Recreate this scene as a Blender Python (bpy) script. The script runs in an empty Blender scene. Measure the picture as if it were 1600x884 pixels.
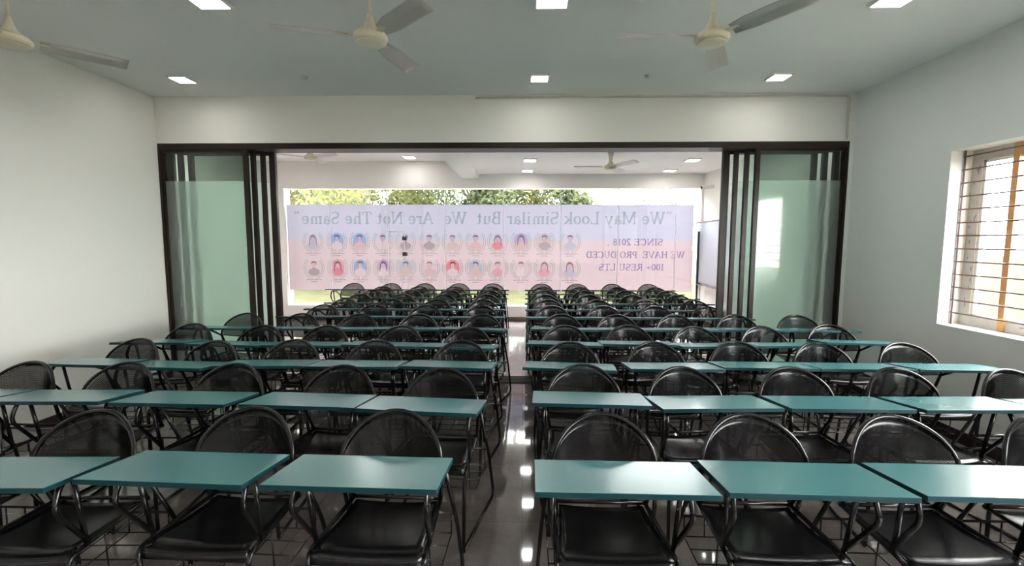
import bpy, bmesh, math, random
from mathutils import Vector, Matrix
random.seed(7)
scn = bpy.context.scene
C = scn.collection
PI = math.pi

# ---------------------------------------------------------------- camera
cam = bpy.data.cameras.new('camera'); cam_o = bpy.data.objects.new('camera', cam); C.objects.link(cam_o)
cam.sensor_width = 36; cam.sensor_fit = 'HORIZONTAL'; cam.lens = 712.9 / 1600 * 36
cam.clip_end = 300; cam.clip_start = .05
pit, yaw, rol = math.radians(5.216), math.radians(-1.383), math.radians(0.103)
F = Vector((math.sin(yaw)*math.cos(pit), math.cos(yaw)*math.cos(pit), -math.sin(pit)))
R = Vector((math.cos(yaw), -math.sin(yaw), 0)); U = R.cross(F)
R2 = R*math.cos(rol) + U*math.sin(rol); U2 = -R*math.sin(rol) + U*math.cos(rol)
M = Matrix((R2, U2, -F)).transposed().to_4x4(); M.translation = Vector((0, 0, 1.55))
cam_o.matrix_world = M
scn.camera = cam_o

# ---------------------------------------------------------------- world, sun, exposure
w = bpy.data.worlds.new('world'); scn.world = w; w.use_nodes = True
bg = w.node_tree.nodes['Background']; bg.inputs[0].default_value = (.99, .965, .965, 1); bg.inputs[1].default_value = 16.0
sun = bpy.data.lights.new('sun', 'SUN'); sun.energy = 7; sun.angle = math.radians(1); sun.color = (1, .94, .82)
sun_o = bpy.data.objects.new('sun', sun); C.objects.link(sun_o)
sun_o.rotation_euler = (math.radians(38), 0, math.radians(-28))
scn.view_settings.view_transform = 'Standard'; scn.view_settings.look = 'None'
scn.view_settings.exposure = 1.24; scn.view_settings.gamma = 1; scn.view_settings.use_curve_mapping = False
LAMP_POWER = 1.0

# ---------------------------------------------------------------- materials
def mat(name, col, rough=.5, metal=0, spec=.5, noise=None, coat=0):
    m = bpy.data.materials.new(name); m.use_nodes = True
    b = m.node_tree.nodes['Principled BSDF']
    b.inputs['Base Color'].default_value = (*col, 1); b.inputs['Roughness'].default_value = rough
    b.inputs['Metallic'].default_value = metal; b.inputs['Specular IOR Level'].default_value = spec
    b.inputs['Coat Weight'].default_value = coat; b.inputs['Coat Roughness'].default_value = .1
    if noise:
        sc, amt = noise; nt = m.node_tree
        tc = nt.nodes.new('ShaderNodeTexCoord'); n = nt.nodes.new('ShaderNodeTexNoise')
        n.inputs['Scale'].default_value = sc; n.inputs['Detail'].default_value = 4
        mx = nt.nodes.new('ShaderNodeMix'); mx.data_type = 'RGBA'
        mx.inputs[6].default_value = (*[c*(1-amt) for c in col], 1); mx.inputs[7].default_value = (*[min(1, c*(1+amt)) for c in col], 1)
        nt.links.new(tc.outputs['Object'], n.inputs['Vector']); nt.links.new(n.outputs['Fac'], mx.inputs[0]); nt.links.new(mx.outputs[2], b.inputs['Base Color'])
    return m
def emis(name, col, s):
    m = bpy.data.materials.new(name); m.use_nodes = True; nt = m.node_tree; nt.nodes.clear()
    e = nt.nodes.new('ShaderNodeEmission'); e.inputs[0].default_value = (*col, 1); e.inputs[1].default_value = s
    o = nt.nodes.new('ShaderNodeOutputMaterial'); nt.links.new(e.outputs[0], o.inputs[0]); return m
def filt(name, col):
    m = bpy.data.materials.new(name); m.use_nodes = True; nt = m.node_tree; nt.nodes.clear()
    e = nt.nodes.new('ShaderNodeBsdfTransparent'); e.inputs[0].default_value = (*col, 1)
    o = nt.nodes.new('ShaderNodeOutputMaterial'); nt.links.new(e.outputs[0], o.inputs[0]); return m
def schlick(nt, r0=.04):
    lw = nt.nodes.new('ShaderNodeLayerWeight'); lw.inputs[0].default_value = .5
    p = nt.nodes.new('ShaderNodeMath'); p.operation = 'POWER'; p.inputs[1].default_value = 5; nt.links.new(lw.outputs['Facing'], p.inputs[0])
    q = nt.nodes.new('ShaderNodeMath'); q.operation = 'MULTIPLY_ADD'; q.inputs[1].default_value = 1-r0; q.inputs[2].default_value = r0
    nt.links.new(p.outputs[0], q.inputs[0]); return q
def glass(name, tint, refl=.08, rough=.0):
    m = bpy.data.materials.new(name); m.use_nodes = True; nt = m.node_tree; nt.nodes.clear()
    t = nt.nodes.new('ShaderNodeBsdfTransparent'); t.inputs[0].default_value = (*tint, 1)
    g = nt.nodes.new('ShaderNodeBsdfGlossy'); g.inputs['Roughness'].default_value = rough
    fr = schlick(nt)
    mx = nt.nodes.new('ShaderNodeMixShader'); o = nt.nodes.new('ShaderNodeOutputMaterial')
    nt.links.new(fr.outputs[0], mx.inputs[0]); nt.links.new(t.outputs[0], mx.inputs[1]); nt.links.new(g.outputs[0], mx.inputs[2])
    nt.links.new(mx.outputs[0], o.inputs[0]); return m
def frosted(name, col, refl, through=.0):
    m = bpy.data.materials.new(name); m.use_nodes = True; nt = m.node_tree; nt.nodes.clear()
    t = nt.nodes.new('ShaderNodeBsdfTranslucent'); t.inputs[0].default_value = (*col, 1)
    d = nt.nodes.new('ShaderNodeBsdfDiffuse'); d.inputs[0].default_value = (*[c*.9 for c in col], 1)
    tr = nt.nodes.new('ShaderNodeBsdfTransparent'); tr.inputs[0].default_value = (*col, 1)
    g = nt.nodes.new('ShaderNodeBsdfGlossy'); g.inputs['Roughness'].default_value = .02
    fr = schlick(nt)
    m0 = nt.nodes.new('ShaderNodeMixShader'); m0.inputs[0].default_value = .18
    m1 = nt.nodes.new('ShaderNodeMixShader'); m1.inputs[0].default_value = through
    m2 = nt.nodes.new('ShaderNodeMixShader'); o = nt.nodes.new('ShaderNodeOutputMaterial')
    L = nt.links
    L.new(t.outputs[0], m0.inputs[1]); L.new(d.outputs[0], m0.inputs[2])
    L.new(m0.outputs[0], m1.inputs[1]); L.new(tr.outputs[0], m1.inputs[2])
    if refl:
        L.new(fr.outputs[0], m2.inputs[0]); L.new(m1.outputs[0], m2.inputs[1]); L.new(g.outputs[0], m2.inputs[2]); L.new(m2.outputs[0], o.inputs[0])
    else: L.new(m1.outputs[0], o.inputs[0])
    return m
def frosted_sheet(name, col, rough):
    m = bpy.data.materials.new(name); m.use_nodes = True; nt = m.node_tree; nt.nodes.clear(); L = nt.links
    rf = nt.nodes.new('ShaderNodeBsdfRefraction'); rf.inputs['Color'].default_value = (*col, 1); rf.inputs['Roughness'].default_value = rough; rf.inputs['IOR'].default_value = 1.15
    t = nt.nodes.new('ShaderNodeBsdfTranslucent'); t.inputs[0].default_value = (*col, 1)
    d = nt.nodes.new('ShaderNodeBsdfDiffuse'); d.inputs[0].default_value = (*[c*.9 for c in col], 1)
    g = nt.nodes.new('ShaderNodeBsdfGlossy'); g.inputs['Roughness'].default_value = .03; g.inputs['Color'].default_value = (.7, .7, .7, 1); fr = schlick(nt, .03)
    a = nt.nodes.new('ShaderNodeMixShader'); a.inputs[0].default_value = .15; b = nt.nodes.new('ShaderNodeMixShader'); b.inputs[0].default_value = .06; c = nt.nodes.new('ShaderNodeMixShader')
    o = nt.nodes.new('ShaderNodeOutputMaterial')
    L.new(rf.outputs[0], a.inputs[1]); L.new(t.outputs[0], a.inputs[2]); L.new(a.outputs[0], b.inputs[1]); L.new(d.outputs[0], b.inputs[2])
    L.new(fr.outputs[0], c.inputs[0]); L.new(b.outputs[0], c.inputs[1]); L.new(g.outputs[0], c.inputs[2]); L.new(c.outputs[0], o.inputs[0]); return m
def perforated(name, pitch, hole, uaxis, vaxis):
    """black powder coated sheet steel with round punched holes (staggered grid in object space)"""
    m = bpy.data.materials.new(name); m.use_nodes = True; nt = m.node_tree; N = nt.nodes; L = nt.links
    b = N['Principled BSDF']; b.inputs['Base Color'].default_value = (.007, .006, .007, 1); b.inputs['Roughness'].default_value = .2; b.inputs['Specular IOR Level'].default_value = .45
    tc = N.new('ShaderNodeTexCoord'); sp = N.new('ShaderNodeSeparateXYZ'); L.new(tc.outputs['Object'], sp.inputs[0])
    def mth(op, a, bb=None, v=None):
        n = N.new('ShaderNodeMath'); n.operation = op
        L.new(a, n.inputs[0]) if not isinstance(a, (int, float)) else setattr(n.inputs[0], 'default_value', a)
        if bb is not None:
            L.new(bb, n.inputs[1]) if not isinstance(bb, (int, float)) else setattr(n.inputs[1], 'default_value', bb)
        return n.outputs[0]
    v = mth('DIVIDE', sp.outputs[vaxis], pitch*.866); row = mth('FLOOR', v)
    off = mth('MULTIPLY', mth('MODULO', mth('ABSOLUTE', row), 2.0), .5)
    u = mth('ADD', mth('DIVIDE', sp.outputs[uaxis], pitch), off)
    du = mth('SUBTRACT', mth('FRACT', u), .5); dv = mth('MULTIPLY', mth('SUBTRACT', mth('FRACT', v), .5), .866)
    dist = mth('SQRT', mth('ADD', mth('MULTIPLY', du, du), mth('MULTIPLY', dv, dv)))
    inside = mth('LESS_THAN', dist, hole)
    tr = N.new('ShaderNodeBsdfTransparent'); mx = N.new('ShaderNodeMixShader')
    L.new(inside, mx.inputs[0]); L.new(b.outputs[0], mx.inputs[1]); L.new(tr.outputs[0], mx.inputs[2])
    L.new(mx.outputs[0], N['Material Output'].inputs[0]); return m

M_wall = mat('wall_paint', (.80, .785, .735), .75, spec=.2, noise=(1.2, .015))
M_wall_cool = mat('wall_paint_cool', (.76, .775, .755), .75, spec=.2, noise=(1.2, .015))
M_wall_back = mat('wall_paint_back_room', (.87, .83, .80), .75, spec=.2, noise=(1.2, .012))
M_ceil = mat('ceiling_paint', (.80, .81, .79), .8, spec=.2, noise=(.8, .02))
M_ceil_back = mat('ceiling_paint_back_room', (.88, .84, .82), .8, spec=.2)
M_alu = mat('brown_aluminium', (.022, .014, .010), .38, spec=.3, metal=0, noise=(30, .15))
M_skirt = mat('granite_skirting', (.030, .016, .017), .25, noise=(60, .4))
M_skirt_b = mat('brown_skirting', (.16, .11, .085), .4, noise=(60, .2))
M_lam = mat('teal_laminate', (.068, .215, .225), .23, spec=.5, noise=(6, .06))
M_lam_edge = mat('teal_edge_band', (.005, .040, .050), .45, spec=.2)
M_tube = mat('black_powder_coat', (.006, .005, .006), .2, spec=.5)
M_perf_b = perforated('perforated_steel_back', .0062, .27, 0, 2)
M_perf_s = perforated('perforated_steel_seat', .0062, .21, 0, 1)
M_cream = mat('cream_enamel', (.72, .66, .50), .3)
M_blade = mat('brushed_fan_blade', (.60, .57, .52), .35, metal=.35)
M_white = mat('white_plastic', (.8, .8, .78), .4)
M_lamp = emis('led_diffuser', (1, .98, .94), 19*LAMP_POWER)
M_steel = mat('steel', (.55, .55, .55), .25, metal=1)
M_dark = mat('dark_fitting', (.05, .05, .05), .4)
M_glass = glass('clear_glass', (.93, .95, .94))
M_tint = glass('tinted_clear_glass', (.955, 1.0, .975))
M_frost = frosted_sheet('frosted_glass', (.945, 1.0, .970), .38)
M_joint = mat('pane_gap_light', (.9, .9, .9), .5)  # white stands in for daylight shining through the gaps between panes
M_grill = mat('primed_grill_bar', (.17, .09, .08), .5)
M_orange = mat('orange_taped_mullion', (.62, .33, .12), .5, noise=(20, .1))
M_tape = mat('printed_tape', (.55, .52, .47), .5, noise=(14, .2))
M_conduit = mat('painted_conduit', (.62, .59, .54), .6)
M_conduit_d = mat('faded_print', (.20, .19, .18), .6)
M_board = mat('whiteboard', (.72, .76, .84), .2)
M_grass = mat('lawn', (.040, .041, .024), .9, spec=0, noise=(3, .5))

def floor_mat(name, c1, c2, rough, tile):
    m = bpy.data.materials.new(name); m.use_nodes = True; nt = m.node_tree; N = nt.nodes; L = nt.links
    b = N['Principled BSDF']; b.inputs['Roughness'].default_value = rough; b.inputs['IOR'].default_value = 1.85
    tc = N.new('ShaderNodeTexCoord'); n = N.new('ShaderNodeTexNoise'); n.inputs['Scale'].default_value = 2.2; n.inputs['Detail'].default_value = 8; n.inputs['Roughness'].default_value = .65; n.inputs['Distortion'].default_value = 1.2
    L.new(tc.outputs['Object'], n.inputs['Vector'])
    cr = N.new('ShaderNodeValToRGB'); cr.color_ramp.elements[0].position = .33; cr.color_ramp.elements[1].position = .68
    cr.color_ramp.elements[0].color = (*c1, 1); cr.color_ramp.elements[1].color = (*c2, 1); L.new(n.outputs['Fac'], cr.inputs[0])
    br = N.new('ShaderNodeTexBrick'); br.offset = 0; br.inputs['Scale'].default_value = 1; br.inputs['Brick Width'].default_value = tile; br.inputs['Row Height'].default_value = tile
    br.inputs['Mortar Size'].default_value = .0016; br.inputs['Color1'].default_value = (1, 1, 1, 1); br.inputs['Color2'].default_value = (.86, .86, .87, 1); br.inputs['Mortar'].default_value = (.45, .42, .4, 1)
    L.new(tc.outputs['Object'], br.inputs['Vector'])
    mx = N.new('ShaderNodeMix'); mx.data_type = 'RGBA'; mx.blend_type = 'MULTIPLY'; mx.inputs[0].default_value = 1
    L.new(cr.outputs[0], mx.inputs[6]); L.new(br.outputs[0], mx.inputs[7]); L.new(mx.outputs[2], b.inputs['Base Color']); return m
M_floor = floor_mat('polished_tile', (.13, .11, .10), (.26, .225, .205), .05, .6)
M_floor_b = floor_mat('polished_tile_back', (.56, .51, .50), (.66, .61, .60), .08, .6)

# ---------------------------------------------------------------- mesh helpers
def link(name, bm, m, parent=None, smooth=False):
    bmesh.ops.recalc_face_normals(bm, faces=bm.faces)
    me = bpy.data.meshes.new(name); bm.to_mesh(me); bm.free()
    for mm in (m if isinstance(m, (list, tuple)) else [m]): me.materials.append(mm)
    if smooth:
        for p in me.polygons: p.use_smooth = True
    o = bpy.data.objects.new(name, me); C.objects.link(o)
    if parent is not None: o.parent = parent
    return o
def tag(o, label, cat, group=None, kind=None):
    o['label'] = label; o['category'] = cat
    if group: o['group'] = group
    if kind: o['kind'] = kind
    return o
def struct(o): o['kind'] = 'structure'; return o
def empty(name, loc=(0, 0, 0), rz=0):
    o = bpy.data.objects.new(name, None); C.objects.link(o); o.location = loc; o.rotation_euler = (0, 0, rz); o.empty_display_size = .1; return o
def box(bm, x0, x1, y0, y1, z0, z1, bev=0, mi=0):
    vs = [bm.verts.new(v) for v in ((x0,y0,z0),(x1,y0,z0),(x1,y1,z0),(x0,y1,z0),(x0,y0,z1),(x1,y0,z1),(x1,y1,z1),(x0,y1,z1))]
    fs = [bm.faces.new([vs[i] for i in q]) for q in ((0,3,2,1),(4,5,6,7),(0,1,5,4),(1,2,6,5),(2,3,7,6),(3,0,4,7))]
    for f in fs: f.material_index = mi
    if bev:
        es = list({e for f in fs for e in f.edges}); bmesh.ops.bevel(bm, geom=es, offset=bev, segments=2, affect='EDGES', profile=.5)
    return vs
def bx(name, m, *a, parent=None, bev=0):
    bm = bmesh.new(); box(bm, *a, bev=bev); return link(name, bm, m, parent)
def smoothpath(pts, rad=.03, n=4):
    pts = [Vector(p) for p in pts]; out = [pts[0]]
    for i in range(1, len(pts)-1):
        a, b, c = pts[i-1], pts[i], pts[i+1]
        d1 = (a-b); d2 = (c-b); r = min(rad, d1.length*.45, d2.length*.45)
        p, q = b+d1.normalized()*r, b+d2.normalized()*r
        for k in range(n+1):
            t = k/n; out.append(p*(1-t)**2 + b*2*t*(1-t) + q*t*t)
    out.append(pts[-1]); return out
def tube(bm, pts, r, n=8, caps=True, closed=False):
    pts = [Vector(p) for p in pts]; rings = []; N = len(pts)
    prev = None
    for i, p in enumerate(pts):
        if closed: t = (pts[(i+1) % N]-pts[i-1]).normalized()
        else: t = ((pts[min(i+1, N-1)]-pts[max(i-1, 0)])).normalized()
        if prev is None:
            a = Vector((0, 0, 1)) if abs(t.z) < .9 else Vector((1, 0, 0)); u = t.cross(a).normalized()
        else: u = (prev - t*prev.dot(t)).normalized()
        prev = u; v = t.cross(u); rr = r[i] if isinstance(r, (list, tuple)) else r
        rings.append([bm.verts.new(p + u*rr*math.cos(2*PI*k/n) + v*rr*math.sin(2*PI*k/n)) for k in range(n)])
    for i in range(N if closed else N-1):
        A, B = rings[i], rings[(i+1) % N]
        for k in range(n): bm.faces.new((A[k], A[(k+1) % n], B[(k+1) % n], B[k]))
    if caps and not closed:
        bm.faces.new(rings[0][::-1]); bm.faces.new(rings[-1])
def lathe(bm, prof, n=24, cx=0, cy=0, cz=0):
    rings = []
    for r, z in prof:
        rings.append([bm.verts.new((cx+max(r, 1e-4)*math.cos(2*PI*k/n), cy+max(r, 1e-4)*math.sin(2*PI*k/n), cz+z)) for k in range(n)])
    for A, B in zip(rings, rings[1:]):
        for k in range(n): bm.faces.new((A[k], A[(k+1) % n], B[(k+1) % n], B[k]))
    bm.faces.new(rings[0][::-1]); bm.faces.new(rings[-1])
def grid_shell(bm, fn, nu, nv, th):
    """surface fn(u,v)->Vector with thickness th along normal"""
    P = [[fn(i/nu, j/nv) for j in range(nv+1)] for i in range(nu+1)]
    def nrm(i, j):
        a = P[min(i+1, nu)][j]-P[max(i-1, 0)][j]; b = P[i][min(j+1, nv)]-P[i][max(j-1, 0)]
        n = a.cross(b); return n.normalized() if n.length > 1e-9 else Vector((0, 1, 0))
    top = [[bm.verts.new(P[i][j]) for j in range(nv+1)] for i in range(nu+1)]
    bot = [[bm.verts.new(P[i][j]-nrm(i, j)*th) for j in range(nv+1)] for i in range(nu+1)]
    for i in range(nu):
        for j in range(nv):
            bm.faces.new((top[i][j], top[i+1][j], top[i+1][j+1], top[i][j+1])); bm.faces.new((bot[i][j+1], bot[i+1][j+1], bot[i+1][j], bot[i][j]))
    for i in range(nu):
        bm.faces.new((top[i+1][0], top[i][0], bot[i][0], bot[i+1][0])); bm.faces.new((top[i][nv], top[i+1][nv], bot[i+1][nv], bot[i][nv]))
    for j in range(nv):
        bm.faces.new((top[0][j], top[0][j+1], bot[0][j+1], bot[0][j])); bm.faces.new((top[nu][j+1], top[nu][j], bot[nu][j], bot[nu][j+1]))
def copy_tree(o, parent=None):
    c = o.copy(); C.objects.link(c); c.parent = parent
    for ch in list(o.children): copy_tree(ch, c)
    return c

# ================================================================ SETTING
XL, XR, D, D2, YF, YB = -3.909, 3.393, 4.882, 5.112, 8.77, -3.2
HC = 3.061; HL, HR = 3.061, 2.815; XLB = -5.0
T = .18
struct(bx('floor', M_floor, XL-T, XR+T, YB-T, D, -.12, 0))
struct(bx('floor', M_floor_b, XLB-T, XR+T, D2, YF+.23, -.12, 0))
th = struct(bx('trim_1', M_alu, XL-T, XR+T, D, D2, -.12, .012))
for k in range(4): bx('track_rail', M_alu, XL, XR, D+.032+k*.056, D+.040+k*.056, .012, .020, parent=th)
struct(bx('ceiling', M_ceil, XL-T, XR+T, YB-T, D, HC, HC+.12))
struct(bx('ceiling', M_ceil_back, XLB-T, -1.16, D2, YF, HL, HL+.12))
struct(bx('ceiling', M_ceil_back, -.85, XR+T, D2, YF, HR, HR+.12))
struct(bx('trim_2', M_wall_back, -1.16, -.85, D2, YF, 2.73, HL+.12))
struct(bx('wall_left', M_wall, XL-T, XL, YB, D2, 0, HC))
struct(bx('wall_back', M_wall, XL-T, XR+.24, YB-.24, YB, 0, HC))
# partition: header above the sliding doors
struct(bx('wall_partition', M_wall, XL, XR, D, D2, 2.581, HL+.12))
struct(bx('wall_partition_side', M_wall_back, XLB-T, XL-T, D+.1, D2, -.12, HL+.12))
struct(bx('trim_5', M_wall_cool, 3.352, XR, D, D2, 0, 2.581))
# far wall around the big window
bm = bmesh.new()
box(bm, XLB-T, XR+T, YF, YF+.23, -.12, .298); box(bm, XLB-T, XR+T, YF, YF+.23, 2.552, HL+.12)
box(bm, XLB-T, -4.605, YF, YF+.23, .298, 2.552); box(bm, 3.352, XR+T, YF, YF+.23, .298, 2.552)
struct(link('wall_far', bm, M_wall_back))
struct(bx('wall_left_back_room', M_wall_back, XLB-T, XLB, D2, YF, 0, HL))
struct(bx('wall_right_back_room', M_wall_back, XR, XR+T, D2, YF, 0, HL+.12))
# right wall: one real window opening, one unseen opening added for light
WZ0, WZ1 = .88, 2.268
WINS = [(2.25, 3.78), (-2.4, 1.0)]
bm = bmesh.new()
ys = [YB, WINS[1][0], WINS[1][1], WINS[0][0], WINS[0][1], D2]
for a, b in ((0, 1), (2, 3), (4, 5)): box(bm, XR, XR+.24, ys[a], ys[b], 0, HC)
for a, b in ((1, 2), (3, 4)): box(bm, XR, XR+.24, ys[a], ys[b], 0, WZ0); box(bm, XR, XR+.24, ys[a], ys[b], WZ1, HC)
struct(link('wall_right', bm, M_wall_cool))
# skirting
struct(bx('baseboard_right', M_skirt, XR-.012, XR, YB, D, 0, .10))
struct(bx('baseboard_left', M_skirt, XL, XL+.012, YB, D, 0, .10))
struct(bx('baseboard_far', M_skirt_b, XLB, XR, YF-.012, YF, 0, .085))
struct(bx('baseboard_right_back_room', M_skirt_b, XR-.012, XR, D2, YF-.012, 0, .085))
struct(bx('trim_3', M_wall_cool, XR-.010, XR, YB, D, .10, .20))
# surface conduit at the top of the partition and down the corner
bm = bmesh.new()
tube(bm, smoothpath([(-.50, D-.012, 3.030), (3.31, D-.012, 3.030), (3.31, D-.012, 2.60)], .04), .011, 8)
struct(link('trim_4', bm, M_conduit, smooth=True))

# ---------------------------------------------------------------- side windows
def side_window(n, y0, y1):
    r = struct(empty('window_%d' % n, (XR+.20, (y0+y1)/2, WZ0)))
    cy = (y0+y1)/2; hw = (y1-y0)/2; hz = WZ1-WZ0; f = .085
    bm = bmesh.new()
    box(bm, -.03, .03, -hw, -hw+f, 0, hz); box(bm, -.03, .03, hw-f, hw, 0, hz)
    box(bm, -.03, .03, -hw+f, hw-f, 0, f); box(bm, -.03, .03, -hw+f, hw-f, hz-f, hz)
    link('window_frame', bm, M_tape, r)
    # mullion behind the grill, taped orange
    ym = 3.44-cy if n == 2 else 0
    bx('mullion', M_orange, -.045, -.005, ym-.022, ym+.022, 0, hz, parent=r)
    bx('pane', M_glass, -.004, .004, -hw+f, hw-f, f, hz-f, parent=r)
    # inner sash profile
    bm = bmesh.new()
    for a, b, c, d in ((-hw+f, -hw+f+.02, f, hz-f), (hw-f-.02, hw-f, f, hz-f), (-hw+f, hw-f, f, f+.02), (-hw+f, hw-f, hz-f-.02, hz-f)):
        box(bm, -.02, -.006, a, b, c, d)
    link('sash', bm, M_white, r)
    # small dark print marks of the protective tape
    bm = bmesh.new(); rr = random.Random(3+n)
    for k in range(16):
        z = rr.uniform(.12, hz-.12); y = hw-rr.uniform(.02, .07)
        box(bm, -.0312, -.0302, y-.003, y+.003, z, z+rr.uniform(.015, .04))
    for k in range(18):
        y = rr.uniform(-hw+.1, hw-.1); z = rr.choice((.03, .055, hz-.03, hz-.06)); box(bm, -.0312, -.0302, y, y+rr.uniform(.02, .08), z, z+.007)
    link('tape_print', bm, M_conduit_d, r)
    for k in range(13):
        z = .10+k*.1035; bm = bmesh.new(); tube(bm, [(-.10, -hw, z), (-.10, hw, z)], .006, 8); link('grill_bar', bm, M_grill, r, True)
    bm = bmesh.new(); tube(bm, [(-.10, hw-.012, 0), (-.10, hw-.012, hz)], .006, 8); tube(bm, [(-.10, -hw+.012, 0), (-.10, -hw+.012, hz)], .006, 8)
    link('grill_upright', bm, M_grill, r, True)
    # pale sill and reveals
    bx('window_sill', M_white, -.205, -.03, -hw, hw, -.004, .006, parent=r)
    return r
side_window(2, *WINS[0]); side_window(3, *WINS[1])  # the last one is unseen, added and widened to brighten the left wall

# ---------------------------------------------------------------- big far window
wr = struct(empty('window_1', (0, YF+.06, .298)))
J = [-4.605, -3.742, -2.62, -1.505, -.385, .716, 1.811, 2.90, 3.352]
WH = 2.552-.298
for a, b in zip(J, J[1:]): bx('pane', M_glass, a+.003, b-.003, -.005, .005, 0, WH, parent=wr)
for a in J[1:-1]: bx('joint_strip', M_joint, a-.006, a+.006, -.0075, -.0055, .022, WH, parent=wr)
bx('window_frame', M_white, J[0], J[-1], -.02, .02, -.001, .022, parent=wr)
# white D handle with two dark clamps
bm = bmesh.new()
tube(bm, smoothpath([(-2.60, -.03, 1.73-.298+.0), (-2.29, -.03, 1.73-.298), (-2.29, -.03, 1.195-.298), (-2.60, -.03, 1.195-.298)], .06), .010, 8)
h = link('door_handle', bm, M_white, wr, True)
for z in (1.60, 1.30): bx('clamp', M_dark, -2.335, -2.245, -.045, -.012, z-.298-.035, z-.298+.035, parent=h, bev=.004)

# ---------------------------------------------------------------- banner on the glass (printed side faces outdoors)
YBN = YF+.074
ban = empty('banner', (0, YBN, 0))
tag(ban, 'long pink and lavender banner with mirrored lettering and portraits, stuck on the far window', 'banner')
BX0, BX1, BZ0, BZ1, BZS = -4.600, 3.245, .585, 2.25, 1.56
M_lav = frosted('banner_lavender', (.315, .305, .345), False, .0)
M_pink = frosted('banner_pink', (.345, .30, .315), False, .0)
bx('sheet', M_pink, BX0, BX1, 0, .001, BZ0, BZS, parent=ban)
bx('upper_band', M_lav, BX0, BX1, 0, .001, BZS, BZ1, parent=ban)
I_txt = filt('ink_grey_green', (.64, .74, .69)); I_vio = filt('ink_violet', (.42, .38, .66))
I_wr = filt('ink_wreath', (.52, .68, .58)); I_cap = filt('ink_caption', (.78, .78, .80))
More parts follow.
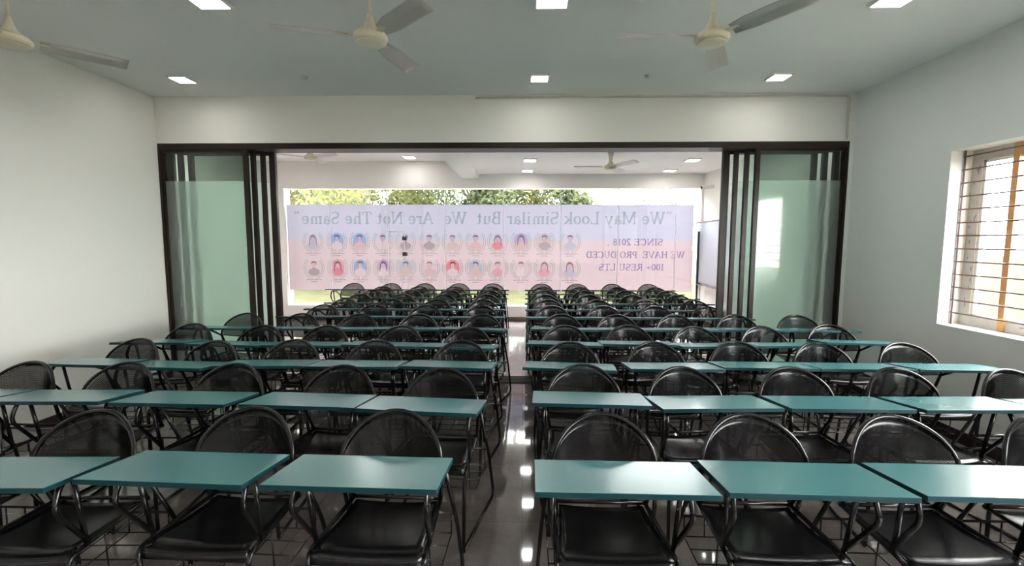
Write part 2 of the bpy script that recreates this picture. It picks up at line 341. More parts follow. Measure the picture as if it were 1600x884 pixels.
# a small serif stroke font: glyph -> (advance, strokes); stroke = (weight, points) ; units: cap height 1
def arc(cx, cy, rx, ry, a0, a1, n=10): return [(cx+rx*math.cos(math.radians(a0+(a1-a0)*k/n)), cy+ry*math.sin(math.radians(a0+(a1-a0)*k/n))) for k in range(n+1)]
TK, TN = .165, .09
def sf(x, y, w=.15): return (TN, [(x-w, y), (x+w, y)])
G = {
 'W': (1.15, [(TK, [(.10, 1), (.36, 0)]), (TN, [(.36, 0), (.60, 1)]), (TK, [(.56, 1), (.80, 0)]), (TN, [(.80, 0), (1.05, 1)]), sf(.12, .97), sf(.58, .97, .12), sf(1.04, .97, .11)]),
 'M': (1.05, [(TN, [(.14, 0), (.14, 1)]), (TK, [(.16, 1), (.52, .1)]), (TN, [(.52, .1), (.88, 1)]), (TK, [(.90, 0), (.90, 1)]), sf(.14, .03, .12), sf(.90, .03, .14), sf(.12, .97, .12), sf(.92, .97, .12)]),
 'L': (.72, [(TK, [(.18, 0), (.18, 1)]), (TN, [(.05, .03), (.62, .03)]), (TN, [(.62, .0), (.66, .26)]), sf(.18, .97)]),
 'S': (.68, [(TN, arc(.34, .74, .23, .24, 20, 120, 8)), (TK, arc(.32, .74, .22, .24, 120, 260, 8)+arc(.36, .26, .22, .24, 80, -60, 8)), (TN, arc(.36, .26, .25, .24, -60, -170, 8))]),
 'B': (.75, [(TK, [(.18, 0), (.18, 1)]), (TN, [(.05, .97), (.38, .97)]), (TN, [(.05, .03), (.42, .03)]), (TN, [(.18, .53), (.40, .53)]), (TK, arc(.38, .75, .20, .22, 85, -85)), (TK, arc(.41, .28, .24, .25, 85, -85))]),
 'A': (.85, [(TN, [(.10, 0), (.42, 1)]), (TK, [(.42, 1), (.74, 0)]), (TN, [(.22, .35), (.62, .35)]), sf(.10, .03, .10), sf(.74, .03, .12)]),
 'N': (.90, [(TN, [(.14, 0), (.14, 1)]), (TK, [(.14, 1), (.74, 0)]), (TN, [(.74, 0), (.74, 1)]), sf(.14, .03, .12), sf(.12, .97, .12), sf(.76, .97, .12)]),
 'T': (.78, [(TK, [(.38, 0), (.38, 1)]), (TN, [(.06, .97), (.70, .97)]), (TN, [(.07, .97), (.05, .75)]), (TN, [(.69, .97), (.71, .75)]), sf(.38, .03)]),
 'I': (.42, [(TK, [(.2, 0), (.2, 1)]), sf(.2, .03, .14), sf(.2, .97, .14)]),
 'C': (.80, [(TK, arc(.43, .5, .33, .46, 110, 250)), (TN, arc(.43, .5, .33, .47, 110, 35)), (TN, arc(.43, .5, .33, .47, 250, 325)), (TN, [(.72, .72), (.72, .95)])]),
 'E': (.74, [(TK, [(.18, 0), (.18, 1)]), (TN, [(.05, .97), (.62, .97)]), (TN, [(.05, .03), (.64, .03)]), (TN, [(.18, .52), (.48, .52)]), (TN, [(.62, .97), (.63, .76)]), (TN, [(.64, .03), (.67, .27)]), (TN, [(.48, .42), (.48, .62)])]),
 'H': (.90, [(TK, [(.18, 0), (.18, 1)]), (TK, [(.70, 0), (.70, 1)]), (TN, [(.18, .52), (.70, .52)]), sf(.18, .03), sf(.18, .97), sf(.70, .03), sf(.70, .97)]),
 'V': (.85, [(TK, [(.10, 1), (.42, 0)]), (TN, [(.42, 0), (.74, 1)]), sf(.12, .97, .13), sf(.74, .97, .11)]),
 'P': (.70, [(TK, [(.18, 0), (.18, 1)]), (TN, [(.05, .97), (.38, .97)]), (TN, [(.18, .45), (.38, .45)]), (TK, arc(.36, .71, .23, .26, 85, -85)), sf(.18, .03)]),
 'R': (.80, [(TK, [(.18, 0), (.18, 1)]), (TN, [(.05, .97), (.38, .97)]), (TN, [(.18, .48), (.38, .48)]), (TK, arc(.36, .73, .22, .24, 85, -85)), (TK, [(.38, .48), (.70, .02)]), sf(.18, .03), sf(.74, .03, .07)]),
 'O': (.88, [(TK, arc(.43, .5, .33, .46, 125, 235)), (TK, arc(.43, .5, .33, .46, -55, 55)), (TN, arc(.43, .5, .33, .47, 55, 125)), (TN, arc(.43, .5, .33, .47, 235, 305))]),
 'D': (.86, [(TK, [(.18, 0), (.18, 1)]), (TN, [(.05, .97), (.38, .97)]), (TN, [(.05, .03), (.38, .03)]), (TK, arc(.38, .5, .34, .47, 88, -88, 14))]),
 'U': (.86, [(TK, [(.18, 1), (.18, .30)]), (TN, arc(.42, .30, .24, .27, 180, 360)), (TN, [(.66, .30), (.66, 1)]), sf(.18, .97), sf(.66, .97, .12)]),
 '2': (.58, [(TK, arc(.28, .72, .19, .26, 160, -20, 10)), (TK, [(.46, .66), (.08, .06)]), (TK, [(.06, .05), (.50, .05)])]),
 '0': (.58, [(TK, arc(.28, .5, .19, .46, 110, 250)), (TK, arc(.28, .5, .19, .46, -70, 70)), (TN, arc(.28, .5, .19, .47, 70, 110)), (TN, arc(.28, .5, .19, .47, 250, 290))]),
 '1': (.50, [(TK, [(.27, 0), (.27, 1)]), (TN, [(.27, .96), (.10, .84)]), sf(.27, .03, .16)]),
 '8': (.58, [(TK*.8, arc(.28, .75, .17, .21, 0, 360, 16)), (TK*.8, arc(.28, .27, .20, .24, 0, 360, 16))]),
 '+': (.70, [(TN*1.3, [(.08, .42), (.60, .42)]), (TN*1.3, [(.34, .16), (.34, .68)])]),
 ',': (.40, [(TK, [(.2, .10), (.2, 0)]), (TN, [(.22, .02), (.14, -.14)])]),
 'e': (.60, [(TK, arc(.29, .33, .21, .30, 100, 255)), (TN, arc(.29, .33, .21, .31, 100, 0)), (TN, [(.08, .33), (.50, .33)]), (TN, arc(.29, .33, .22, .31, 255, 325))]),
 'a': (.62, [(TK, [(.43, 0), (.43, .42)]), (TN, arc(.28, .44, .16, .19, 0, 165)), (TK, arc(.24, .18, .14, .15, 90, 300)), (TN, [(.24, .34), (.43, .40)]), (TN, [(.43, .03), (.56, .04)])]),
 'y': (.66, [(TK, [(.12, .63), (.34, .02)]), (TN, [(.56, .63), (.26, -.28)]), (TN, [(.26, -.28), (.10, -.26)]), sf(.12, .61, .10), sf(.55, .61, .09)]),
 'o': (.62, [(TK, arc(.30, .32, .21, .29, 120, 240)), (TK, arc(.30, .32, .21, .29, -60, 60)), (TN, arc(.30, .32, .21, .30, 60, 120)), (TN, arc(.30, .32, .21, .30, 240, 300))]),
 'k': (.68, [(TK, [(.16, 0), (.16, 1)]), (TN, [(.18, .27), (.52, .61)]), (TK, [(.30, .38), (.56, .03)]), sf(.16, .03, .13), sf(.11, .97, .07), sf(.52, .61, .10), sf(.58, .03, .08)]),
 'i': (.36, [(TK, [(.18, 0), (.18, .63)]), (TK, [(.18, .86), (.18, .99)]), sf(.18, .03, .13), sf(.13, .61, .07)]),
 'm': (1.02, [(TK, [(.16, 0), (.16, .63)]), (TK, [(.48, 0), (.48, .48)]), (TK, [(.80, 0), (.80, .48)]), (TN, arc(.33, .46, .15, .15, 160, 0)), (TN, arc(.65, .46, .15, .15, 160, 0)), sf(.16, .03, .12), sf(.48, .03, .12), sf(.80, .03, .12), sf(.11, .61, .07)]),
 'l': (.36, [(TK, [(.18, 0), (.18, 1)]), sf(.18, .03, .13), sf(.13, .97, .07)]),
 'r': (.50, [(TK, [(.16, 0), (.16, .63)]), (TN, arc(.34, .46, .17, .15, 160, 60)), (TK*.8, [(.40, .56), (.43, .52)]), sf(.16, .03, .13), sf(.11, .61, .07)]),
 'u': (.68, [(TK, [(.16, .63), (.16, .18)]), (TN, arc(.31, .19, .15, .17, 180, 350)), (TK, [(.48, 0), (.48, .63)]), sf(.11, .61, .07), sf(.43, .61, .07), sf(.54, .03, .06)]),
 't': (.44, [(TK, [(.20, .12), (.20, .86)]), (TN, arc(.32, .14, .12, .12, 180, 310)), (TN, [(.05, .61), (.38, .61)])]),
 'h': (.70, [(TK, [(.16, 0), (.16, 1)]), (TK, [(.50, 0), (.50, .46)]), (TN, arc(.33, .46, .17, .16, 165, 0)), sf(.16, .03, .12), sf(.50, .03, .12), sf(.11, .97, .07)]),
 '<': (.52, [(TK, [(.10, .84), (.18, 1.02)]), (TK, [(.30, .84), (.38, 1.02)])]),
 '>': (.52, [(TK, [(.18, .84), (.26, 1.02)]), (TK, [(.38, .84), (.46, 1.02)])]),
 ' ': (.36, []),
}
def write(name, s, x_start, x_end, zb, hgt, m, parent, y=-.0015):
    """mirrored line: first letter at x_start (right), last at x_end (left)"""
    tot = sum(G[c][0] for c in s); k = (x_end-x_start)/tot
    bm = bmesh.new(); x = 0; ux = abs(k)
    polys = []
    for c in s:
        adv, st = G[c]
        for wgt, pts in st:
            P = [Vector(((x+px)*k, pz*hgt)) for px, pz in pts]
            ww = wgt*hgt*.5
            Lr = []
            for i, p in enumerate(P):
                t = (P[min(i+1, len(P)-1)]-P[max(i-1, 0)])
                t = t.normalized() if t.length else Vector((1, 0)); n = Vector((-t.y, t.x))
                Lr.append((p+n*ww, p-n*ww))
            polys.append(Lr)
        x += adv
    for q, Lr in enumerate(polys):
        yy = y
        V = [(bm.verts.new((x_start+a.x, yy, zb+a.y)), bm.verts.new((x_start+b.x, yy, zb+b.y))) for a, b in Lr]
        for (a, b), (c, d) in zip(V, V[1:]): bm.faces.new((a, b, d, c))
    me = bpy.data.meshes.new(name); bm.to_mesh(me); bm.free(); me.materials.append(m)
    o = bpy.data.objects.new(name, me); C.objects.link(o); o.parent = parent; return o
write('lettering', '<We May Look Similar But  We  Are Not The Same>', 2.84, -4.45, 1.880, .232, I_txt, ban)
write('lettering', 'SINCE 2018 ,', 2.68, 1.60, 1.478, .125, I_vio, ban)
write('lettering', 'WE HAVE  PRO DUCED', 3.10, 1.21, 1.235, .125, I_vio, ban)
write('lettering', '100+ RESU LTS', 2.72, 1.46, .995, .125, I_vio, ban)
# portraits
def disc(bm, cx, cz, rx, rz, y, n=24, a0=0, a1=360):
    vs = [bm.verts.new((cx+rx*math.cos(math.radians(a0+(a1-a0)*k/n)), y, cz+rz*math.sin(math.radians(a0+(a1-a0)*k/n)))) for k in range(n if a1-a0 == 360 else n+1)]
    bm.faces.new(vs)
def fcol(n, c): return filt('ink_'+n, c)
inks = {'blue': fcol('blue', (.45, .68, .95)), 'sky': fcol('sky', (.62, .84, .97)), 'red': fcol('red', (.96, .42, .46)), 'rose': fcol('rose', (.96, .60, .70)),
        'none': fcol('pale', (.97, .96, .97)), 'violet': fcol('violet_disc', (.70, .62, .85)), 'skin': fcol('skin', (.88, .72, .70)), 'skin2': fcol('skin_light', (.93, .80, .76)),
        'hair': fcol('hair', (.42, .38, .44)), 'grey': fcol('grey', (.60, .60, .64)), 'white': fcol('white', (.98, .98, 1.0)), 'pinks': fcol('pink_cloth', (.97, .62, .66)), 'bluec': fcol('blue_cloth', (.68, .80, .92)), 'beige': fcol('beige', (.88, .82, .72))}
row1 = [('none','bluec',1),('blue','white',0),('blue','skin2',0),('none','none',0),('none','grey',0),('none','grey',0),('none','beige',0),('none','skin2',0),('none','red',1),('violet','beige',1),('beige','grey',0),('none','bluec',0)]
row2 = [('none','grey',0),('rose','red',1),('blue','white',0),('violet','white',1),('sky','beige',0),('none','skin2',0),('red','white',0),('sky','skin2',0),('none','pinks',0),('none','none',0),('none','pinks',1),('none','bluec',1)]
PXS = [487, 525, 561, 597.5, 633, 670.5, 707, 743, 777.5, 814, 850.5, 890]
def px2x(px): return (px-817.2)/713*(YF+.05)*1.0035+.0
M_wre = I_wr
for ri, (rowd, cz) in enumerate(((row1, 1.545), (row2, 1.03))):
    for (bgc, cl, lng), px in zip(rowd, PXS):
        cx = px2x(px); pr = empty('portrait', (cx, 0, cz)); pr.parent = ban
        bm = bmesh.new()
        ring = [(.135*math.cos(math.radians(a)), .165*math.sin(math.radians(a))) for a in range(-40, 221, 10)]
        sil = [(-.115, -.10), (-.10, -.045), (-.045, -.02), (-.03, .004)] + [(.045*math.cos(math.radians(a)), .055+.060*math.sin(math.radians(a))) for a in range(225, -46, -15)] + [(.03, .004), (.045, -.02), (.10, -.045), (.115, -.10)]
        f = bm.faces.new([bm.verts.new((a, -.0015, b)) for a, b in ring + sil]); bmesh.ops.triangulate(bm, faces=[f])
        if bgc != 'none': link('portrait_background', bm, inks[bgc], pr)
        else: link('portrait_background', bm, inks['none'], pr)
        bm = bmesh.new()
        pts = [(-.115, -.10), (-.10, -.045), (-.045, -.02), (-.03, .0), (.03, .0), (.045, -.02), (.10, -.045), (.115, -.10), (.06, -.15), (0, -.163), (-.06, -.15)]
        bm.faces.new([bm.verts.new((a, -.0020, b)) for a, b in pts]); link('torso', bm, inks[cl], pr)
        bm = bmesh.new(); disc(bm, 0, .055, .045, .060, -.0025); link('head', bm, inks['skin' if ri == 0 else 'skin2'], pr)
        bm = bmesh.new()
        if lng: bm.faces.new([bm.verts.new((a, -.0030, b)) for a, b in [(-.055, .0), (-.06, -.06), (-.075, -.08), (-.07, .05), (-.045, .11), (0, .13), (.045, .11), (.07, .05), (.075, -.08), (.06, -.06), (.055, .0), (.046, .07), (0, .09), (-.046, .07)]])
        else: bm.faces.new([bm.verts.new((a, -.0030, b)) for a, b in [(-.05, .06), (-.055, .10), (-.03, .125), (.03, .125), (.055, .10), (.05, .06), (.036, .09), (-.036, .09)]])
        link('hair', bm, inks['hair'], pr)
        bm = bmesh.new()
        for k in range(26):       # laurel wreath, open at the top
            a = math.radians(-90 + (k-12.5)*10.4)
            for rr_, da, ln in ((.168, .42, .036), (.190, -.42, .036)):
                x0, z0 = rr_*math.cos(a), rr_*1.12*math.sin(a)
                d = a + PI/2*(1 if k > 12 else -1) + da*(1 if k > 12 else -1)
                dx, dz = math.cos(d)*ln, math.sin(d)*ln; nx, nz = -math.sin(d)*.011, math.cos(d)*.011
                bm.faces.new([bm.verts.new(v) for v in ((x0, -.002, z0), (x0+dx*.5+nx, -.002, z0+dz*.5+nz), (x0+dx, -.002, z0+dz), (x0+dx*.5-nx, -.002, z0+dz*.5-nz))])
        link('wreath', bm, M_wre, pr)
        bm = bmesh.new(); rr_ = random.Random(px+ri)
        for q, (zz, hw_) in enumerate(((-.245, .15), (-.285, .07))):
            x = -hw_
            while x < hw_:
                l = rr_.uniform(.02, .05); box(bm, x, min(x+l, hw_), -.0016, -.0015, zz, zz+.016); x += l+.008
        link('caption', bm, I_cap, pr)

# ---------------------------------------------------------------- sliding frosted doors
fr = struct(empty('door_1', (0, D, 0)))
bm = bmesh.new()
box(bm, -3.905, -3.884, 0, .228, .012, 2.581); box(bm, 3.330, 3.352, 0, .228, .012, 2.581); box(bm, -3.884, 3.330, 0, .228, 2.520, 2.581)
link('door_frame', bm, M_alu, fr)
SPL = 2.19
def panel(n, x0, x1, k, sl, sr):
    r = struct(empty('door_%d' % n, ((x0+x1)/2, D+.036+k*.056, .02))); hw = (x1-x0)/2; H = 2.50
    bx('stile', M_alu, -hw, -hw+sl, -.020, .020, 0, H, parent=r); bx('stile', M_alu, hw-sr, hw, -.020, .020, 0, H, parent=r)
    bx('rail', M_alu, -hw+sl, hw-sr, -.018, .018, H-.032, H, parent=r); bx('rail', M_alu, -hw+sl, hw-sr, -.018, .018, 0, .08, parent=r)
    bx('frosted_pane', M_frost, -hw+sl, hw-sr, -.003, .003, .08, SPL-.02, parent=r); bx('clear_pane', M_tint, -hw+sl, hw-sr, -.003, .003, SPL-.02, H-.032, parent=r)
    return r
for k, (a, b, sl, sr) in enumerate(((-3.884, -2.952, .020, .045), (-3.866, -2.905, .050, .042), (-3.794, -2.830, .050, .042), (-3.719, -2.740, .050, .066))): panel(2+k, a, b, k, sl, sr)
for k, (a, b, sl, sr) in enumerate(((2.417, 3.330, .045, .020), (2.336, 3.307, .042, .050), (2.250, 3.226, .042, .050), (2.151, 3.151, .070, .050))): panel(6+k, a, b, k, sl, sr)

# ---------------------------------------------------------------- ceiling panels and fans
def ceiling_light(x, y, z, label, group, s=.15):
    r = empty('ceiling_light', (x, y, z)); tag(r, label, 'ceiling light', group)
    bm = bmesh.new(); h = s/2+.014; i = s/2
    box(bm, -h, h, -h, -i, -.016, 0); box(bm, -h, h, i, h, -.016, 0); box(bm, -h, -i, -i, i, -.016, 0); box(bm, i, h, -i, i, -.016, 0)
    link('frame', bm, M_white, r); bx('diffuser', M_lamp, -i, i, -i, i, -.014, -.002, parent=r); return r
g1 = 'square ceiling lights in the near room'; g2 = 'square ceiling lights in the far room'
ceiling_light(-3.199, 4.356, HC, 'small square ceiling light lit near the left wall, above the left sliding doors', g1)
ceiling_light(.146, 4.387, HC, 'small square ceiling light lit over the aisle, close to the partition', g1)
ceiling_light(2.338, 4.396, HC, 'small square ceiling light lit to the right, above the right sliding doors', g1)
ceiling_light(-1.994, 2.964, HC, 'square ceiling light cut by the top edge, between the two left fans', g1, .19)
ceiling_light(.176, 3.002, HC, 'square ceiling light cut by the top edge, between the two large fans', g1, .19)
ceiling_light(2.310, 3.031, HC, 'square ceiling light cut by the top edge, near the right wall', g1, .19)
for x, y in ((-2, .4), (.2, .4), (2.3, .4), (-2, -1.6), (.2, -1.6), (2.3, -1.6)): ceiling_light(x, y, HC, 'square ceiling light above and behind the camera, outside the photo', 'square ceiling lights behind the camera')
ceiling_light(-2.05, 8.33, HL, 'only square ceiling light left of the beam in the far room', g2, .18)
ceiling_light(.10, 7.25, HR, 'nearer square ceiling light over the aisle in the far room', g2, .18)
ceiling_light(.07, 8.33, HR, 'farther square ceiling light over the aisle, close to the far window', g2, .18)
ceiling_light(2.62, 7.28, HR, 'nearer right square ceiling light in the far room, towards the doors', g2, .18)
ceiling_light(2.60, 8.32, HR, 'farther right square ceiling light in the far room, close to the far window', g2, .18)
for x, y, z in ((-2.07, 6.0, HL), (.1, 6.0, HR), (2.62, 6.0, HR), (-4.1, 6.0, HL), (-4.1, 7.0, HL)): ceiling_light(x, y, z, 'added square ceiling light brightening the far room, unseen behind the partition', 'added unseen square ceiling lights of the far room', .18)  # extra lamps added out of view to brighten the far room
def disc_fit(x, y, label):
    bm = bmesh.new(); lathe(bm, [(.012, -.020), (.026, -.016), (.034, -.006), (.036, 0)], 20); o = link('smoke_detector', bm, M_dark if False else M_conduit, None, True)
    o.location = (x, y, HC); tag(o, label, 'detector', 'small round ceiling fittings')
disc_fit(-2.033, 4.329, 'small round grey ceiling fitting left of the two large fans'); disc_fit(1.138, 4.357, 'small round grey ceiling fitting behind the right large fan')

def make_fan(x, y, zb, zc, ang, label, group, R0=.518):
    """zb blade height, zc ceiling height"""
    r = empty('ceiling_fan', (x, y, zb), ang); tag(r, label, 'ceiling fan', group)
    bm = bmesh.new(); lathe(bm, [(.012, -.046), (.070, -.044), (.076, -.034)], 32); link('bottom_cap', bm, M_cream, r, True)
    bm = bmesh.new(); lathe(bm, [(.076, -.036), (.088, -.030), (.094, -.014), (.092, 0), (.080, .014), (.05, .020)], 32); link('motor_housing', bm, M_cream, r, True)
    bm = bmesh.new(); lathe(bm, [(.052, .018), (.050, .030), (.030, .055), (.020, .085), (.014, .12)], 24); link('lower_canopy', bm, M_cream, r, True)
    top = zc-zb
    bm = bmesh.new(); tube(bm, [(0, 0, .10), (0, 0, top-.02)], .009, 10); link('down_rod', bm, M_cream, r, True)
    bm = bmesh.new(); lathe(bm, [(.014, top-.15), (.022, top-.13), (.036, top-.06), (.045, top-.001)], 24); link('upper_canopy', bm, M_cream, r, True)
    for k in range(3):
        a = k*2*PI/3; bm = bmesh.new()
        def fn(u, v):
            rr = .118+u*(R0-.118); wd = .034+.022*min(1, u*4)+.004*u; s = (v-.5)*2
            rib = .004*math.exp(-((s)/.22)**2)
            yy = s*wd; zz = -s*.014 - .007*s*s + rib + .002
            return Vector((rr*math.cos(a)-yy*math.sin(a), rr*math.sin(a)+yy*math.cos(a), zz))
        grid_shell(bm, fn, 8, 10, .0015); b = link('blade', bm, M_blade, r, True)
        bm = bmesh.new()
        def fb(u, v):
            rr = .082+u*.075; yy = (v-.5)*2*(.018+.006*u); return Vector((rr*math.cos(a)-yy*math.sin(a), rr*math.sin(a)+yy*math.cos(a), -.002+.002*u))
        grid_shell(bm, fb, 3, 2, .003); link('blade_bracket', bm, M_cream, b)
    return r
gf = 'ceiling fans of the near room'
make_fan(-.855, 2.637, 2.687, HC, 3.427, 'cream ceiling fan with pale blades, left of the aisle, its hub fully in view', gf)
make_fan(1.046, 2.679, 2.687, HC, 3.201, 'cream ceiling fan right of the aisle, one blade pointing away from camera', gf)
make_fan(-2.90, 2.62, 2.687, HC, .86, 'cream ceiling fan at the upper left corner, against the left wall', gf)
gf2 = 'ceiling fans of the far room'
make_fan(-3.05, 6.60, 2.75, HL, .4-.9, 'ceiling fan of the far room behind the left sliding doors frame', gf2)
make_fan(1.24, 6.65, 2.615, HR, PI, 'ceiling fan of the far room hanging right of the beam', gf2)

# ---------------------------------------------------------------- whiteboard on stand, camera
wb = empty('whiteboard', (XR-.055, 8.0, 0)); tag(wb, 'large pale blue whiteboard on dark posts along the right wall of the far room', 'whiteboard')
bx('board', M_board, -.012, .012, -1.9, 1.0-.05, .76+.02, 1.90, parent=wb)
bm = bmesh.new(); box(bm, -.018, .018, -1.9, .95, 1.90, 1.92); box(bm, -.018, .018, -1.9, .95, .755, .78); box(bm, -.018, .018, .935, .955, .755, 1.92); box(bm, -.018, .018, -1.915, -1.895, .755, 1.92)
link('board_frame', bm, M_steel, wb)
bx('pen_tray', M_steel, -.07, -.018, -1.5, .9, .745, .757, parent=wb)
for yy in (.70, -1.7): bx('post', M_dark, -.060, -.024, yy-.02, yy+.02, 0, 1.74, parent=wb)
cc = empty('security_camera', (XR, 8.35, 2.53)); tag(cc, 'small white bullet security camera on the right wall beside the far window', 'security camera')
bm = bmesh.new(); lathe(bm, [(.03, 0), (.03, .02), (.012, .03)], 16); o = link('mount', bm, M_white, cc, True); o.rotation_euler = (0, -PI/2, 0)
bm = bmesh.new(); tube(bm, [(-.03, 0, 0), (-.10, 0, .0)], .010, 8); tube(bm, [(-.04, 0, .0), (-.22, -.03, -.02)], .034, 16); link('camera_body', bm, M_white, cc, True)
bm = bmesh.new(); tube(bm, [(-.215, -.029, -.0195), (-.228, -.031, -.021)], .026, 16); link('lens', bm, M_dark, cc, True)

# ---------------------------------------------------------------- the desk chair
def make_chair():
    r = empty('desk_chair')
    # tilted laminate top: front edge (towards the camera) higher
    bm = bmesh.new(); W, Dp, t = .578, .287, .018
    box(bm, -W/2, W/2, 0, Dp, -t, 0, bev=.002)
    bm.normal_update()
    for f in bm.faces:
        if f.normal.z < .5: f.material_index = 1
    bmesh.ops.transform(bm, matrix=Matrix.Translation((0, -.33, .77)) @ Matrix.Rotation(-math.atan2(.035, .285), 4, 'X'), verts=bm.verts)
    link('desktop', bm, [M_lam, M_lam_edge], r)
    # seat pan
    bm = bmesh.new()
    def seat(u, v):
        prof = [(.175, .428), (.12, .424), (.0, .428), (-.10, .440), (-.160, .447), (-.186, .440), (-.197, .422), (-.198, .400)]
        q = v*(len(prof)-1); i = min(int(q), len(prof)-2); f = q-i
        y = prof[i][0]*(1-f)+prof[i+1][0]*f; z = prof[i][1]*(1-f)+prof[i+1][1]*f
        hw = .178+(.175-y)/.37*.022; s = (u-.5)*2
        return Vector((s*hw, y, z-.010*(1-s*s)*(1 if v < .75 else (1-v)*4)))
    grid_shell(bm, seat, 12, 14, .0015); link('seat', bm, M_perf_s, r, True)
    # back panel: half-moon, bowed backwards
    def yb(x, z): return .102+.022*(z-.60)/.21+.090*(1-(x/.214)**2)
    bm = bmesh.new()
    def back(u, v):
        s = math.sin((u-.5)*PI)*.985; x = s*.206
        zt = .615+.190*math.sqrt(max(0, 1-s*s))**.92; zb = .615-.030*(1-s*s)
        z = zb+(zt-zb)*v; return Vector((x, yb(x, z), z))
    grid_shell(bm, back, 20, 8, .0015); link('backrest', bm, M_perf_b, r, True)
    bm = bmesh.new()
    arch = []
    for k in range(25):
        a = PI*k/24; x = .213*math.cos(a); z = .620+.195*math.sin(a)**.92; arch.append(Vector((x, yb(x, z), z)))
    path = [(.190, .185, .43), (.206, .130, .53)] + [tuple(p) for p in arch] + [(-.206, .140, .53), (-.190, .185, .43)]
    tube(bm, path, .0095, 8); link('back_frame', bm, M_tube, r, True)
    bm = bmesh.new(); pts = []
    for k in range(13):
        s = (k/12-.5)*2; x = s*.206; z = .615-.030*(1-s*s); pts.append((x, yb(x, z), z))
    tube(bm, pts, .005, 6); link('back_rim', bm, M_tube, r, True)
    for s in (1, -1):
        # seat side tube that turns down into the front leg
        bm = bmesh.new(); tube(bm, smoothpath([(s*.190, .19, .435), (s*.212, -.195, .436), (s*.200, -.200, .35), (s*.195, -.205, .012)], .04), .0095, 8); link('leg', bm, M_tube, r, True)
        # floor runner and rear leg that rises to the back frame
        bm = bmesh.new(); tube(bm, smoothpath([(s*.195, -.205, .0095), (s*.265, .325, .0095), (s*.248, .265, .28), (s*.222, .116, .615)], .05), .0095, 8); link('side_frame', bm, M_tube, r, True)
        # arm tube: back frame -> under the top -> bent down and back to the seat side
        bm = bmesh.new(); tube(bm, smoothpath([(s*.213, .106, .612), (s*.226, -.050, .704), (s*.228, -.215, .728), (s*.234, -.252, .640), (s*.214, -.120, .448)], .035), .0095, 8); link('armrest', bm, M_tube, r, True)
        bm = bmesh.new(); tube(bm, [(s*.212, -.125, .440), (s*.222, -.165, .722)], .009, 8); link('desk_support', bm, M_tube, r, True)
    # wire book rack under the seat
    bm = bmesh.new()
    tube(bm, [(-.247, .250, .330), (.247, .250, .330)], .0055, 6)
    for k in range(6): x = -.225+k*.09; tube(bm, [(x, .250, .330), (x, .248, .235)], .0035, 6)
    for y in (.248, .16, .07, -.02): tube(bm, [(-.225, y, .235), (.225, y, .235)], .003, 6)
    for x in (-.225, -.045, .045, .225): tube(bm, [(x, -.02, .235), (x, .248, .235)], .003, 6)
    for x in (-.19, .19): tube(bm, [(x, -.02, .235), (x, -.03, .425)], .003, 6)
    link('book_rack', bm, M_tube, r, True)
    bm = bmesh.new(); tube(bm, [(-.190, .187, .435), (.190, .187, .435)], .0085, 8); link('cross_bar', bm, M_tube, r, True)
    bm = bmesh.new(); tube(bm, [(-.2, -.16, .418), (.2, -.16, .418)], .007, 8); link('cross_bar', bm, M_tube, r, True)
    return r
proto = make_chair(); used = [False]
ORD = ['first', 'second', 'third', 'fourth', 'fifth', 'sixth', 'seventh', 'eighth', 'ninth', 'tenth', 'eleventh']
def place(fx, fy, ang, row, side, col, last):
    """fx,fy: middle of the desk's front edge"""
    a = math.radians(ang); o = copy_tree(proto) if used[0] else proto; used[0] = True
    o.location = (fx - math.sin(a)*.33, fy + math.cos(a)*.33, 0); o.rotation_euler = (0, 0, a)
    if col == 0: pos = 'beside the aisle on its %s' % side
    elif col == last: pos = 'outermost seat %s of the aisle' % side
    else: pos = '%s seat %s of the aisle' % (ORD[col], side)
    rowt = 'front row' if row == 0 else ('last row' if row == 10 else '%s row' % ORD[row])
    o['label'] = 'black perforated chair with teal top, %s, %s' % (rowt, pos)
    o['category'] = 'desk chair'; o['group'] = 'black chairs with teal writing tops, in rows facing the camera'
L = [
 [(-.558, 1.374, -1.4), (-1.190, 1.388, -2.0), (-1.804, 1.333, 1.8), (-2.42, 1.36, 0)],
 [(-.496, 2.030, -5.0), (-1.078, 2.080, -3.2), (-1.72, 2.094, -1.4), (-2.355, 2.102, 1.6), (-2.96, 2.10, 0)],
 [(-.481, 2.768, -4.0), (-1.074, 2.764, .4), (-1.668, 2.761, 2.0), (-2.268, 2.709, -3.5), (-2.885, 2.76, -3.0)],
 [(-.501, 3.296, -5.0), (-1.090, 3.345, -5.0), (-1.680, 3.330, 1.0), (-2.280, 3.330, -4.0), (-2.890, 3.384, 1.8)],
 [(-.463, 3.987, -7.0), (-1.050, 3.990, -1.1), (-1.630, 3.968, 1.0), (-2.210, 3.978, 1.0), (-2.800, 3.976, -1.2)]]
Rr = [
 [(.330, 1.360, -.6), (.936, 1.369, -1.4), (1.540, 1.368, -1.0), (2.15, 1.37, 0)],
 [(.334, 2.142, -2.6), (.947, 2.102, 2.9), (1.555, 2.114, .1), (2.175, 2.122, 2.0), (2.78, 2.10, 0)],
 [(.287, 2.752, -6.0), (.958, 2.766, .7), (1.550, 2.808, -1.1), (2.135, 2.798, -1.1), (2.735, 2.80, -1.5)],
 [(.316, 3.412, -6.0), (.890, 3.440, -2.0), (1.468, 3.388, 1.5), (2.075, 3.424, 2.0), (2.660, 3.534, -5.0)],
 [(.360, 4.020, -3.0), (.930, 4.021, 1.0), (1.510, 4.030, 1.0), (2.085, 4.050, -1.3), (2.665, 4.048, -3.0)]]
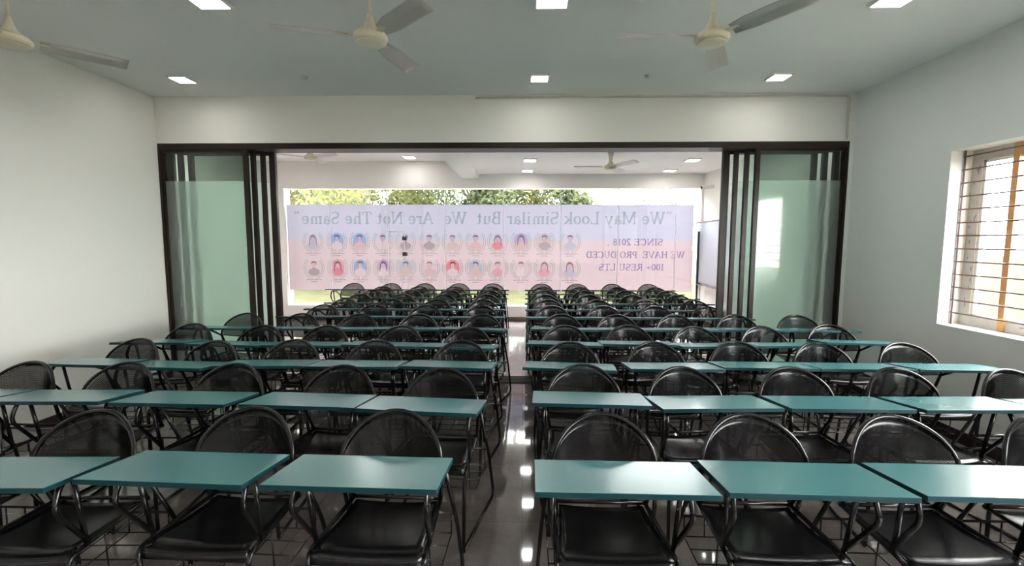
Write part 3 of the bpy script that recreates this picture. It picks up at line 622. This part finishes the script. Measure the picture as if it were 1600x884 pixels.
AL = [[(-.48, 5.18), (-1.111, 5.21), (-1.703, 5.24), (-2.22, 5.16)],
 [(-.50, 5.694), (-1.04, 5.66), (-1.601, 5.715), (-2.12, 5.697)],
 [(-.498, 6.169), (-1.06, 6.149), (-1.63, 6.20), (-2.16, 6.179)],
 [(-.498, 6.644), (-1.06, 6.622), (-1.60, 6.62), (-2.14, 6.63)],
 [(-.492, 7.098), (-1.06, 7.03), (-1.62, 7.08), (-2.17, 7.06)],
 [(-.499, 7.55), (-1.07, 7.53), (-1.63, 7.55), (-2.20, 7.54), (-2.82, 7.50)]]
AR = [[(.331, 5.24), (.905, 5.33), (1.470, 5.31), (2.035, 5.28)],
 [(.319, 5.70), (.93, 5.78), (1.53, 5.82), (2.13, 5.76)],
 [(.309, 6.19), (.90, 6.25), (1.48, 6.27), (2.10, 6.33)],
 [(.317, 6.66), (.90, 6.72), (1.51, 6.75), (2.10, 6.77)],
 [(.315, 7.14), (.892, 7.12), (1.475, 7.15), (2.06, 7.17)],
 [(.306, 7.58), (.900, 7.62), (1.475, 7.64), (2.08, 7.65)]]
rj = random.Random(11)
for side, rows, far in (('left', L, AL), ('right', Rr, AR)):
    for i, row in enumerate(rows):
        px = None
        for j, (x, y, a) in enumerate(row):
            if px is not None and abs(x-px) < .583: x = px + math.copysign(.583, x)
            px = x; place(x, y, a, i, side, j, len(row)-1)
    for i, row in enumerate(far):
        Y = 5.17+.540*i; px = None
        for j, (x, y) in enumerate(row):
            x = x*Y/row[0][1]
            if px is not None and abs(x-px) < .583: x = px + math.copysign(.583, x)
            px = x; place(x, Y+(y-row[0][1])*.15-.54, rj.uniform(-.8, .8), i+5, side, j, len(row)-1)

# ---------------------------------------------------------------- outdoors
gr = bx('ground', M_grass, -60, 8, YF+.4, 90, -.30, -.12); struct(gr)
gr3 = bx('ground', mat('concrete_apron', (.10, .095, .085), .9, spec=0, noise=(2, .1)), -40, XR+.3, -40, YB-.3, -.30, -.13); struct(gr3)
gr4 = bx('ground', mat('pale_yard', (.034, .032, .027), .9, spec=0, noise=(2, .1)), 8, 60, YF+.4, 90, -.30, -.12); struct(gr4)
gr2 = bx('ground', mat('paving', (.10, .095, .08), .9, spec=0, noise=(2, .1)), XR+.3, 40, -20, YF+.4, -.30, -.13); struct(gr2)
def leafmat(name, col, tr):
    m = bpy.data.materials.new(name); m.use_nodes = True; nt = m.node_tree; nt.nodes.clear()
    d = nt.nodes.new('ShaderNodeBsdfDiffuse'); d.inputs[0].default_value = (*col, 1); t = nt.nodes.new('ShaderNodeBsdfTranslucent'); t.inputs[0].default_value = (*tr, 1)
    mx = nt.nodes.new('ShaderNodeMixShader'); mx.inputs[0].default_value = .45; o = nt.nodes.new('ShaderNodeOutputMaterial')
    nt.links.new(d.outputs[0], mx.inputs[1]); nt.links.new(t.outputs[0], mx.inputs[2]); nt.links.new(mx.outputs[0], o.inputs[0]); return m
LM = [leafmat('leaf_green', (.070, .084, .04), (.10, .115, .045)), leafmat('leaf_yellow_green', (.115, .115, .045), (.155, .15, .05)), leafmat('leaf_deep', (.06, .075, .045), (.08, .095, .05))]
M_bark = mat('bark', (.22, .15, .10), .9, noise=(10, .3))
def tree(x, y, h, rad, mi, label, n=1900):
    rr = random.Random(int(x*37+y*11)); r = empty('tree', (x, y, -.12)); tag(r, label, 'tree', 'trees beyond the far window')
    bm = bmesh.new(); tube(bm, [(0, 0, 0), (.1, .05, h*.35), (.0, .0, h*.75)], [.16, .12, .05], 10)
    for k in range(7):
        a = k*2.4; tube(bm, [(0.05, 0, h*(.28+.05*k)), (math.cos(a)*rad*.55, math.sin(a)*rad*.55, h*(.5+.05*k))], [.06, .025], 6)
    link('trunk', bm, M_bark, r, True)
    bm = bmesh.new(); cl = [(rr.gauss(0, .45)*rad, rr.gauss(0, .45)*rad, h*.62+rr.uniform(-.36, .34)*h, rr.uniform(.35, .6)*rad) for _ in range(14)]
    for _ in range(n):
        cx, cy, cz, cr = rr.choice(cl); v = Vector((rr.gauss(0, 1), rr.gauss(0, 1), rr.gauss(0, 1))).normalized()*cr*rr.random()**.35
        p = Vector((cx, cy, cz))+v; p.z = max(p.z, .8); s = rr.uniform(.045, .10)
        a = Vector((rr.gauss(0, 1), rr.gauss(0, 1), rr.gauss(0, 1))).normalized(); b = a.orthogonal().normalized()
        bm.faces.new([bm.verts.new(q) for q in (p-a*s, p+b*s*.45, p+a*s, p-b*s*.45)]).material_index = 0 if rr.random() < .6 else 1
    link('foliage', bm, [LM[mi], LM[(mi+1) % 3]], r)
for x, y, h, rad, mi, lab in ((-9.2, 16, 6.5, 2.4, 1, 'yellow-green tree farthest left beyond the far window'), (-6.4, 15, 6.2, 2.2, 1, 'yellow-green tree at the left end of the far window'),
        (-3.9, 17, 6.6, 2.3, 0, 'green tree beyond the far window, above the word Same'), (-1.7, 15.5, 6.0, 1.9, 2, 'dark green tree with visible trunk left of the beam end'),
        (.4, 17, 6.4, 2.0, 1, 'yellowish tree beyond the far window above the aisle'), (1.7, 15.5, 5.2, 1.3, 2, 'rightmost tall tree, thinning out towards open sky'),
        (-11.5, 20, 7.0, 2.6, 0, 'green tree hidden at the far left of the garden')):
    tree(x, y, h, rad, mi, lab, 16000)
for x, y, h, rad, mi, lab in ((4.9, 17.5, 3.3, .9, 1, 'small yellow shrub under open sky above the banner'), (7.9, 18, 4.6, 1.2, 1, 'small bright tree at the right end of the far window')):
    tree(x, y, h, rad, mi, lab, 4000)
M_slat = mat('pale_teal_screen', (.45, .68, .66), .6)
b = empty('louvre_screen', (7.2, 15.2, -.12)); tag(b, 'pale teal slatted screen outdoors at the right end of the far window', 'screen')
for k in range(26): bx('slat', M_slat, -1.1, 1.1, -.02, .02, .3+k*.17, .3+k*.17+.11, parent=b)
for s in (-1.1, 1.1): bx('post', M_slat, s-.04, s+.04, .02, .10, 0, 4.8, parent=b)
